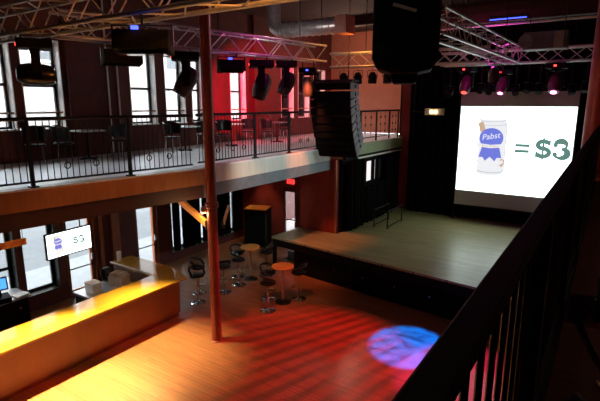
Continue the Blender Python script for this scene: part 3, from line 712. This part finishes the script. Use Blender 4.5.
# ------------------------------------------------------------------ stage lights
def clamps(top, z0, pan, spread):
    """pipe clamps from a fixture up to the truss chords it hangs from"""
    mb = MB()
    if spread is None: mb.tube([(0, 0, z0), (0, 0, top)], .018)
    else:
        a = R(spread)-pan; c, s_ = .2*cos(a), .2*sin(a)
        mb.tube([(-c, -s_, z0), (-c, -s_, top)], .016).tube([(c, s_, z0), (c, s_, top)], .016).tube([(-c, -s_, z0), (c, s_, z0)], .016)
    return mb
def moving_head(label, p, tilt=0, pan=0, head='maghead', led='redled', lens='lens', s=1., top=6.37, spread=-9.7):
    """p = head centre; hangs from the truss above"""
    t = thing('hanging_moving_head', label, 'stage light', p, pan, 'moving head lights')
    z = .36*s
    MB().b2((-.23*s, -.23*s, z), (.23*s, .23*s, z+.13*s)).build('base', 'black', t, bevel=.015)
    MB().b2((-.03*s, -.24*s, z+.04*s), (.03*s, -.23*s, z+.08*s)).build('status_light', led, t)
    clamps(max(top-p[2], z+.16*s), z+.13*s, pan, spread).build('clamp', 'iron', t)
    MB().b2((-.1*s, -.07*s, z-.05*s), (.1*s, .07*s, z)).b2((-.21*s, -.06*s, -.08*s), (-.165*s, .06*s, z-.02*s)).b2((.165*s, -.06*s, -.08*s), (.21*s, .06*s, z-.02*s)).b2((-.21*s, -.06*s, z-.06*s), (.21*s, .06*s, z-.02*s)).build('yoke', 'black', t, bevel=.008)
    mx = Matrix.Rotation(tilt, 4, 'X')
    h = MB().lathe([(.05*s, -.24*s), (.13*s, -.22*s), (.155*s, -.1*s), (.16*s, .1*s), (.14*s, .2*s), (.1*s, .26*s), (.03*s, .27*s)], 18, mx=mx).build('head', head, t, smooth=45)
    r = .07*s if lens in ('maglens', 'redled') else .12*s
    MB().lathe([(r, -.255*s), (r, -.235*s)], 18, mx=mx).build('lens', lens, h)
    return t
def on2(y): return -7.97+1.15*(y-4.62)/6.73
moving_head('big black moving light above the bar in front of the brick-view window', (-8.03, 4.27, 5.76), R(88), R(-27), 'blackgloss', s=1.12, top=6.36, spread=90)
moving_head('tilted dark moving light hanging in front of the bright double windows', (on2(7.1), 7.1, 5.73), R(-32), R(-43), 'maghead', s=1.2)
moving_head('magenta-lit moving light tilted in front of the red wall', (on2(10.05), 10.05, 5.77), R(-28), R(-55), 'maghead', s=1.15)
moving_head('small dark moving light hanging straight down beside the speaker array', (on2(10.85), 10.85, 5.72), R(3), R(25), 'maghead', led='blueled', s=1.)
moving_head('dark oblong moving light against the red wall between windows', (on2(9.2), 9.2, 5.68), R(-20), R(-50), 'maghead', s=1.25)
moving_head('magenta-lit moving light with a glowing red lens above the corner of the screen', (-3.81, 14.82, 5.83), R(-28), -.1, 'magentalit', lens='redled', s=1.05, top=6.38, spread=None)
moving_head('moving light with a pink glowing lens above the middle of the screen', (-2.79, 14.82, 5.77), R(-28), -.1, 'magentalit', lens='maglens', s=.92, top=6.38, spread=None)
moving_head('moving light with a pink lens hanging before the screen corner at the column', (-1.42, 14.82, 5.82), R(-28), -.1, 'magentalit', lens='maglens', s=1.1, top=6.38, spread=None)
def wash(label, p, rz, w=.62, led='blueled', top=6.37, tilt=0, spread=-9.7):
    t = thing('hanging_wash_light', label, 'stage light', p, rz, 'black wash lights')
    pr = [(-.16, -.15), (.16, -.15), (.13, .11), (-.1, .14)]
    MB().prism(pr, -w/2, w/2, Matrix.Rotation(pi/2, 4, 'X') @ Matrix.Rotation(pi/2, 4, 'Y') @ Matrix.Rotation(pi/2, 4, 'Z') @ Matrix.Rotation(tilt, 4, 'Z')).build('housing', 'black', t, bevel=.012)
    MB().b2((-w/2+.06, -.1, -.16), (w/2-.06, .1, -.15)).build('front_glass', 'lens', t)
    MB().b2((-w/2-.03, -.02, -.06), (-w/2-.01, .02, .2)).b2((w/2+.01, -.02, -.06), (w/2+.03, .02, .2)).b2((-w/2-.03, -.02, .18), (w/2+.03, .02, .2)).build('bracket', 'iron', t)
    MB().b2((-.1, -.14, .13), (-.02, -.1, .17)).build('indicator', led, t)
    clamps(max(top-p[2], .22), .2, rz, spread).build('clamp', 'iron', t)
    return t
wash('black wash light with a blue indicator above the pipes on the maroon wall', (on2(5.75), 5.75, 6.13), R(70), .7)
wash('wide black wash light slung under the orange-lit truss', (-5.0, 4.02, 6.05), R(35), .7, spread=None)
wash('black wash light with a blue indicator in front of the window', (on2(8.3), 8.3, 6.12), R(60), .6)
def par(label, p, tilt, rz, lens='lens', s=1., top=6.3, body='black', group='par cans'):
    t = thing('hanging_par_can', label, 'stage light', p, rz, group)
    mx = Matrix.Rotation(tilt, 4, 'X')
    b = MB().lathe([(.115*s, -.16*s), (.12*s, -.15*s), (.115*s, .04*s), (.07*s, .14*s), (.02*s, .16*s)], 18, mx=mx).build('housing', body, t, smooth=40)
    MB().lathe([(.1*s, -.155*s), (.1*s, -.14*s)], 16, mx=mx).build('lens', lens, b)
    MB().tube([(-.135*s, 0, 0), (-.135*s, 0, .2*s), (.135*s, 0, .2*s), (.135*s, 0, 0)], .012*s, 6).build('yoke', 'iron', t)
    MB().tube([(0, 0, .2*s), (0, 0, max(.22*s, top-p[2]))], .014).build('clamp', 'iron', t)
    return t
names = ['first', 'second', 'third', 'fourth', 'fifth', 'sixth', 'seventh', 'eighth']
for k in range(4): par('black par can behind the speaker array, %s from the balcony' % names[k], (-6.62+.42*k, 12.32+.066*k, 6.0), R(15-8*k), .2*k, top=6.25, group='par cans behind the speaker array')
par('glowing magenta par can at the dark drape beside the screen', (-4.27, 14.82, 5.62), R(-50), -.1, 'maglens', .9, top=6.37)
par('magenta par can with a pale rim above the screen by the air unit', (-2.68, 13.1, 6.03), R(10), 0, 'daylit', 1.2, top=6.32, body='maghead')
for k in range(8): par('small dark par can in the row above the screen, %s from the drape side' % names[k], ((-3.36, -3.13, -2.42, -2.1, -1.8, -1.02, -.7, -.4)[k], 14.82, 5.71-.03*(k % 3)), R(-48+4*k), .3*(k % 3)-.2, 'lens' if k % 2 else 'duct', .8, top=6.37, group='par cans above the screen')
# line array speakers
t = thing('hanging_line_array', 'tall curved black speaker array hanging in front of the balcony', 'loudspeaker', (-6.5, 11.5, 5.84), R(10))
MB().b2((-.6, -.2, .02), (.6, .45, .08)).build('flying_frame', 'iron', t)
for x in (-.4, .4): MB().tube([(x, .1, .08), (x, .1, CE-5.83)], .012).build('chain', 'iron', t)
pos = V((0, 0, 0)); ang = 0
for k in range(10):
    ang = R(4.3*k)
    mx = Matrix.Translation(pos) @ Matrix.Rotation(ang, 4, 'X')
    h = .205
    pr = [(-.3, 0), (.42, -.025), (.42, -h+.025), (-.3, -h)]
    w = 1.16-.0*k
    def pz(w0, w1, e=0):
        return MB().add([mx @ V((x, y, z)) for x in (w0, w1) for y, z in ((-.3-e, -.008), (.45, -.03), (.45, -h+.03), (-.3-e, -h+.008))], [(0, 1, 2, 3), (7, 6, 5, 4), (0, 4, 5, 1), (1, 5, 6, 2), (2, 6, 7, 3), (3, 7, 4, 0)])
    cb = pz(-w/2, w/2).build('cabinet', 'black', t, bevel=.006)
    pz(w/2, w/2+.022).build('lit_side', 'bluegrey', cb)  # side of the black cabinet tinted as if lit bluish by stage lights
    MB().add([mx @ V((x, y, z)) for x in (-w/2+.03, w/2-.03) for y, z in ((-.315, -.02), (-.3, -.02), (-.3, -h+.02), (-.315, -h+.02))], [(0, 1, 2, 3), (7, 6, 5, 4), (0, 4, 5, 1), (1, 5, 6, 2), (2, 6, 7, 3), (3, 7, 4, 0)]).build('grille', 'drape', cb)
    MB().lathe([(.05, 0), (.05, .012)], 14, mx=mx @ Matrix.Translation((w/2+.02, .08, -h/2)) @ Matrix.Rotation(pi/2, 4, 'Y')).build('side_handle', 'black', cb)
    pos = pos + Matrix.Rotation(ang+R(2), 3, 'X') @ V((0, 0, -h-.004))
# big hanging speaker over the hall
t = thing('hanging_loudspeaker', 'large dark loudspeaker cluster hanging from above over the dance floor', 'loudspeaker', (-1.93, 4.96, 5.5), R(21))
MB().prism([(-.33, .24), (-.28, .14), (-.12, .1), (.12, .1), (.28, .14), (.33, .24), (.33, 1.2), (-.33, 1.2)], -.3, .3, Matrix.Rotation(pi/2, 4, 'X')).build('cabinet', 'black', t, bevel=.02)
MB().box((0, 0, .1), (.24, .3, .2), taper=(1.4, 1.2)).build('lower_horn', 'black', t, bevel=.02)
MB().b2((-.27, -.32, .42), (.27, -.3, 1.1)).build('grille', 'drape', t)
MB().box((-.02, -.325, .72), (.24, .02, .03), (0, .3, 0)).build('strap', 'alu', t)
for x in (-.25, .25): MB().tube([(x, 0, 1.2), (x, 0, CE-5.46)], .014).build('chain', 'iron', t)

# lit box on the drape beside the screen
t = thing('emergency_light', 'pale emergency light box with an orange glow on the black drape', 'light', (-5.55, 17.5, 4.86))
MB().b2((-.36, -.08, 0), (.36, 0, .24)).build('housing', 'white', t, bevel=.01)
MB().tube([(-.36, -.04, .12), (-.95, -.04, .12), (-1.2, .49, .12)], .02).build('wall_arm', 'iron', t)
for x in (-.1, .06): MB().lathe([(.05, 0), (.06, .04)], 14, mx=Matrix.Translation((x, -.08, .12)) @ Matrix.Rotation(pi/2, 4, 'X')).build('lamp', 'warm', t)
# ------------------------------------------------------------------ things on the camera's balcony
t = thing('rack_case', 'black equipment case with orange lights on the balcony floor behind the handrail', 'equipment case', (.26, 3.66, FL))
MB().b2((-.22, -.25, 0), (.3, .25, .16)).build('case', 'black', t, bevel=.01)
MB().b2((-.2, -.255, .13), (.28, -.25, .15)).build('edge_trim', 'chrome', t)
for x in (-.12, -.02, .08): MB().b2((x, -.256, .08), (x+.05, -.25, .105)).build('indicator', 'amber', t)
cb = MB().tube([(.02, 3.6, FL+.012), (-.04, 3.4, FL+.012), (.0, 3.2, FL+.012), (.06, 2.95, FL+.012), (.14, 2.7, FL+.012), (.2, 2.4, FL+.012)], .011, 6).build('cable', 'blackgloss', None, smooth=60); tag(cb, 'black cable running along the balcony floor from the equipment case', 'cable')
o = MB().tube([(.0, 2.42, FL+.018), (.1, 2.3, FL+.018)], .016, 8).build('metal_rod', 'steel', None); tag(o, 'short grey metal rod lying on the balcony floor', 'rod')
o = MB().tube([(.085, 2.62, FL+.012), (.1, 2.56, FL+.012), (.105, 2.55, FL+.05)], .006, 6).build('metal_clip', 'chrome', None); tag(o, 'small shiny metal clip on the balcony floor', 'clip')
o = MB().b2((-.0, 7.0, FL), (.2, 7.1, FL+.05)).b2((.02, 7.02, FL+.05), (.06, 7.08, FL+.09)).b2((.1, 7.02, FL+.05), (.18, 7.05, FL+.07)).build('power_strip', 'stainless', None); tag(o, 'small silver power strip on the balcony floor near the copper-based column', 'power strip')

# ------------------------------------------------------------------ outside
o = MB().b2((-30, -30, -.25), (-15.2, 60, -.1)).build('street', 'road'); o['kind'] = 'structure'
o = MB().b2((-15.2, -30, -.25), (-12.4, 60, -.02)).build('sidewalk', 'walk'); o['kind'] = 'structure'
t = thing('opposite_building', 'pale brick building across the street seen through the upper windows', 'building', (-24, 0, -.1))
MB().b2((-6, -25, 0), (0, 60, 11)).build('wall', 'facade', t)
for k in range(14):
    y = -8+k*4.2
    for z in (8.4,):
        f = MB().b2((0, y-.6, z-1), (.06, y+.6, z+1)).build('window', 'white', t); MB().b2((.05, y-.5, z-.9), (.07, y+.5, z+.9)).build('pane', 'road', f)

# ------------------------------------------------------------------ light
def light(name, kind, loc, energy, col, target=None, size=.1, angle=60, blend=.4, gobo=None):
    l = bpy.data.lights.new(name, kind); l.energy = energy; l.color = col
    if kind in ('POINT', 'SPOT'): l.shadow_soft_size = size
    if kind == 'SPOT': l.spot_size = R(angle); l.spot_blend = blend
    o = bpy.data.objects.new(name, l); COL.objects.link(o); o.location = loc
    if target is not None: o.rotation_euler = (V(target)-V(loc)).to_track_quat('-Z', 'Y').to_euler()
    if gobo:
        l.use_nodes = True; nt = l.node_tree; em = nt.nodes['Emission']; L = nt.links.new
        g = nt.nodes.new('ShaderNodeTexCoord'); mp = nt.nodes.new('ShaderNodeMapping')
        mp.inputs['Rotation'].default_value = (0, 0, gobo[2])
        rp = nt.nodes.new('ShaderNodeValToRGB')
        if gobo[0] == 'stripe':
            tx = nt.nodes.new('ShaderNodeTexWave'); tx.inputs['Scale'].default_value = gobo[1]; tx.inputs['Distortion'].default_value = .6
            rp.color_ramp.elements[0].position = .2; rp.color_ramp.elements[0].color = (.4, .4, .4, 1); rp.color_ramp.elements[1].position = .6
        else:
            tx = nt.nodes.new('ShaderNodeTexNoise'); tx.inputs['Scale'].default_value = gobo[1]; tx.inputs['Detail'].default_value = 3
            rp.color_ramp.elements[0].position = .32; rp.color_ramp.elements[1].position = .56
            rp.color_ramp.elements[0].color = (.05, .05, .12, 1)
            rp.color_ramp.elements[1].color = (0, 1, 1, 1)
        L(g.outputs['Normal'], mp.inputs['Vector']); L(mp.outputs['Vector'], tx.inputs['Vector'])
        L(tx.outputs['Fac'], rp.inputs['Fac']); L(rp.outputs['Color'], em.inputs['Color'])
    return o
WARM = (1, .56, .18)
for k, y in enumerate((2.3, 4.2, 6.1)): light('bar_downlight', 'SPOT', (-8.24, y, 3.27), (5000, 5600, 2300)[k], (1, .74, .32), (-7.75, y-.3, 0), .03, 72, 1)
light('hall_warm', 'SPOT', (-5.0, 4.6, 6.3), 120, (1, .45, .16), (-7.4, 5.2, 1.5), .12, 70, .7)
light('floor_red', 'SPOT', (-3.0, 12.6, 6.1), 4400, (1, .03, .02), (-5.3, 7.0, 0), .04, 44, .6, ('stripe', 7, 0))
light('floor_blue', 'SPOT', (-3.35, 12.5, 6.1), 30000, (.0, .11, 1), (-3.25, 9.35, 0), .02, 15.5, .4, ('noise', 36, 0))
light('magenta_strip', 'SPOT', (-2.67, 9.2, 6.2), 3000, (1, .05, .5), (-1.7, 8.6, 0), .05, 30, .5)
light('magenta_wall', 'SPOT', (-7.6, 9.75, 6.25), 5000, (1, .02, .08), (-12, 14.9, 5.3), .08, 46, .5)
light('magenta_truss', 'POINT', (-6.4, 9.0, 6.62), 14, (1, .06, .6), size=.06)
light('orange_truss', 'SPOT', (-2.3, 4.24, 6.64), 420, (1, .34, .06), (-9, 4.3, 6.62), .05, 44, .6)
light('orange_stage_truss', 'POINT', (-5.9, 11.6, 6.8), 30, (1, .36, .05), size=.06)
light('duct_fill', 'POINT', (-7.0, 9.6, 7.2), 16, (1, .93, .85), size=.06)  # added fill to brighten the duct, no fixture behind it
light('fascia_fill', 'SPOT', (-2.67, 8.3, 6.15), 800, (.82, 1, .97), (-7.5, 10.1, 3.6), .08, 40, .6)  # added spot that whitens the pale balcony fascia
light('salmon_gallery', 'POINT', (-9.4, 18.2, 7.2), 160, (1, .6, .42), size=.2)
light('column_lamp', 'POINT', (-7.13, 6.96, 2.94), 14, (1, .62, .25), size=.04)
light('cabinet_downlight', 'SPOT', (-10.8, 13.3, 3.3), 60, (1, .55, .2), (-10.8, 13.35, 0), .05, 70, .5)
light('floor_warm', 'SPOT', (-6.0, 7.6, 6.2), 520, (1, .3, .1), (-7.7, 10.2, 0), .1, 40, .8)
light('column_fill', 'SPOT', (-2.6, 7.6, 6.0), 50, (1, .3, .18), (-.13, 9.9, 5.0), .06, 44, .6)  # added spot to bring out the dark column and its base ring
light('speaker_fill', 'POINT', (-2.6, 3.4, 6.3), 5, (1, .8, .65), size=.1)  # added weak fill for the hanging loudspeaker and its strap
light('red_wall_bounce', 'SPOT', (-6.7, 10.4, 6.15), 900, (1, .22, .07), (-7.6, 12.5, 1.05), .06, 44, .9)  # added spot imitating the red wall's reflection on the boards
light('gallery_fill', 'POINT', (2.2, 4.6, 6.2), 26, (1, .5, .3), size=.2)  # added dim fill for the camera-side balcony floor
light('stage_magenta', 'POINT', (-2.9, 13.3, 6.6), 30, (1, .06, .6), size=.06)
light('stage_green', 'SPOT', (-3.2, 15.6, 6.2), 160, (.7, 1, .6), (-5.6, 14.6, 1.05), .1, 80, .7)
sun = light('sun', 'SUN', (-5, 0, 20), 7.0, (1, .95, .88)); sun.data.angle = .01
sun.rotation_euler = (V((-.55, .5, -.75))).to_track_quat('-Z', 'Y').to_euler()
w = bpy.data.worlds.new('sky'); S.world = w; w.use_nodes = True
bg = w.node_tree.nodes['Background']; bg.inputs['Color'].default_value = (.86, .93, 1, 1); bg.inputs['Strength'].default_value = 20

# ------------------------------------------------------------------ camera
F, HZ, VX = 467.0, 103.0, 615.0
p = math.atan((200.5-HZ)/F); yaw = math.atan((VX-300)/math.hypot(F, 200.5-HZ))
cam = bpy.data.cameras.new('camera'); co = bpy.data.objects.new('camera', cam); COL.objects.link(co)
cam.sensor_width = 36; cam.sensor_fit = 'HORIZONTAL'; cam.lens = F/600*36
cam.clip_start = .05; cam.clip_end = 300
co.location = (0, 0, 5.3); co.rotation_euler = (pi/2-p, 0, yaw)
S.camera = co
S.view_settings.view_transform = 'Standard'; S.view_settings.look = 'None'
S.view_settings.gamma = 1; S.view_settings.exposure = 0.0; S.view_settings.use_curve_mapping = False
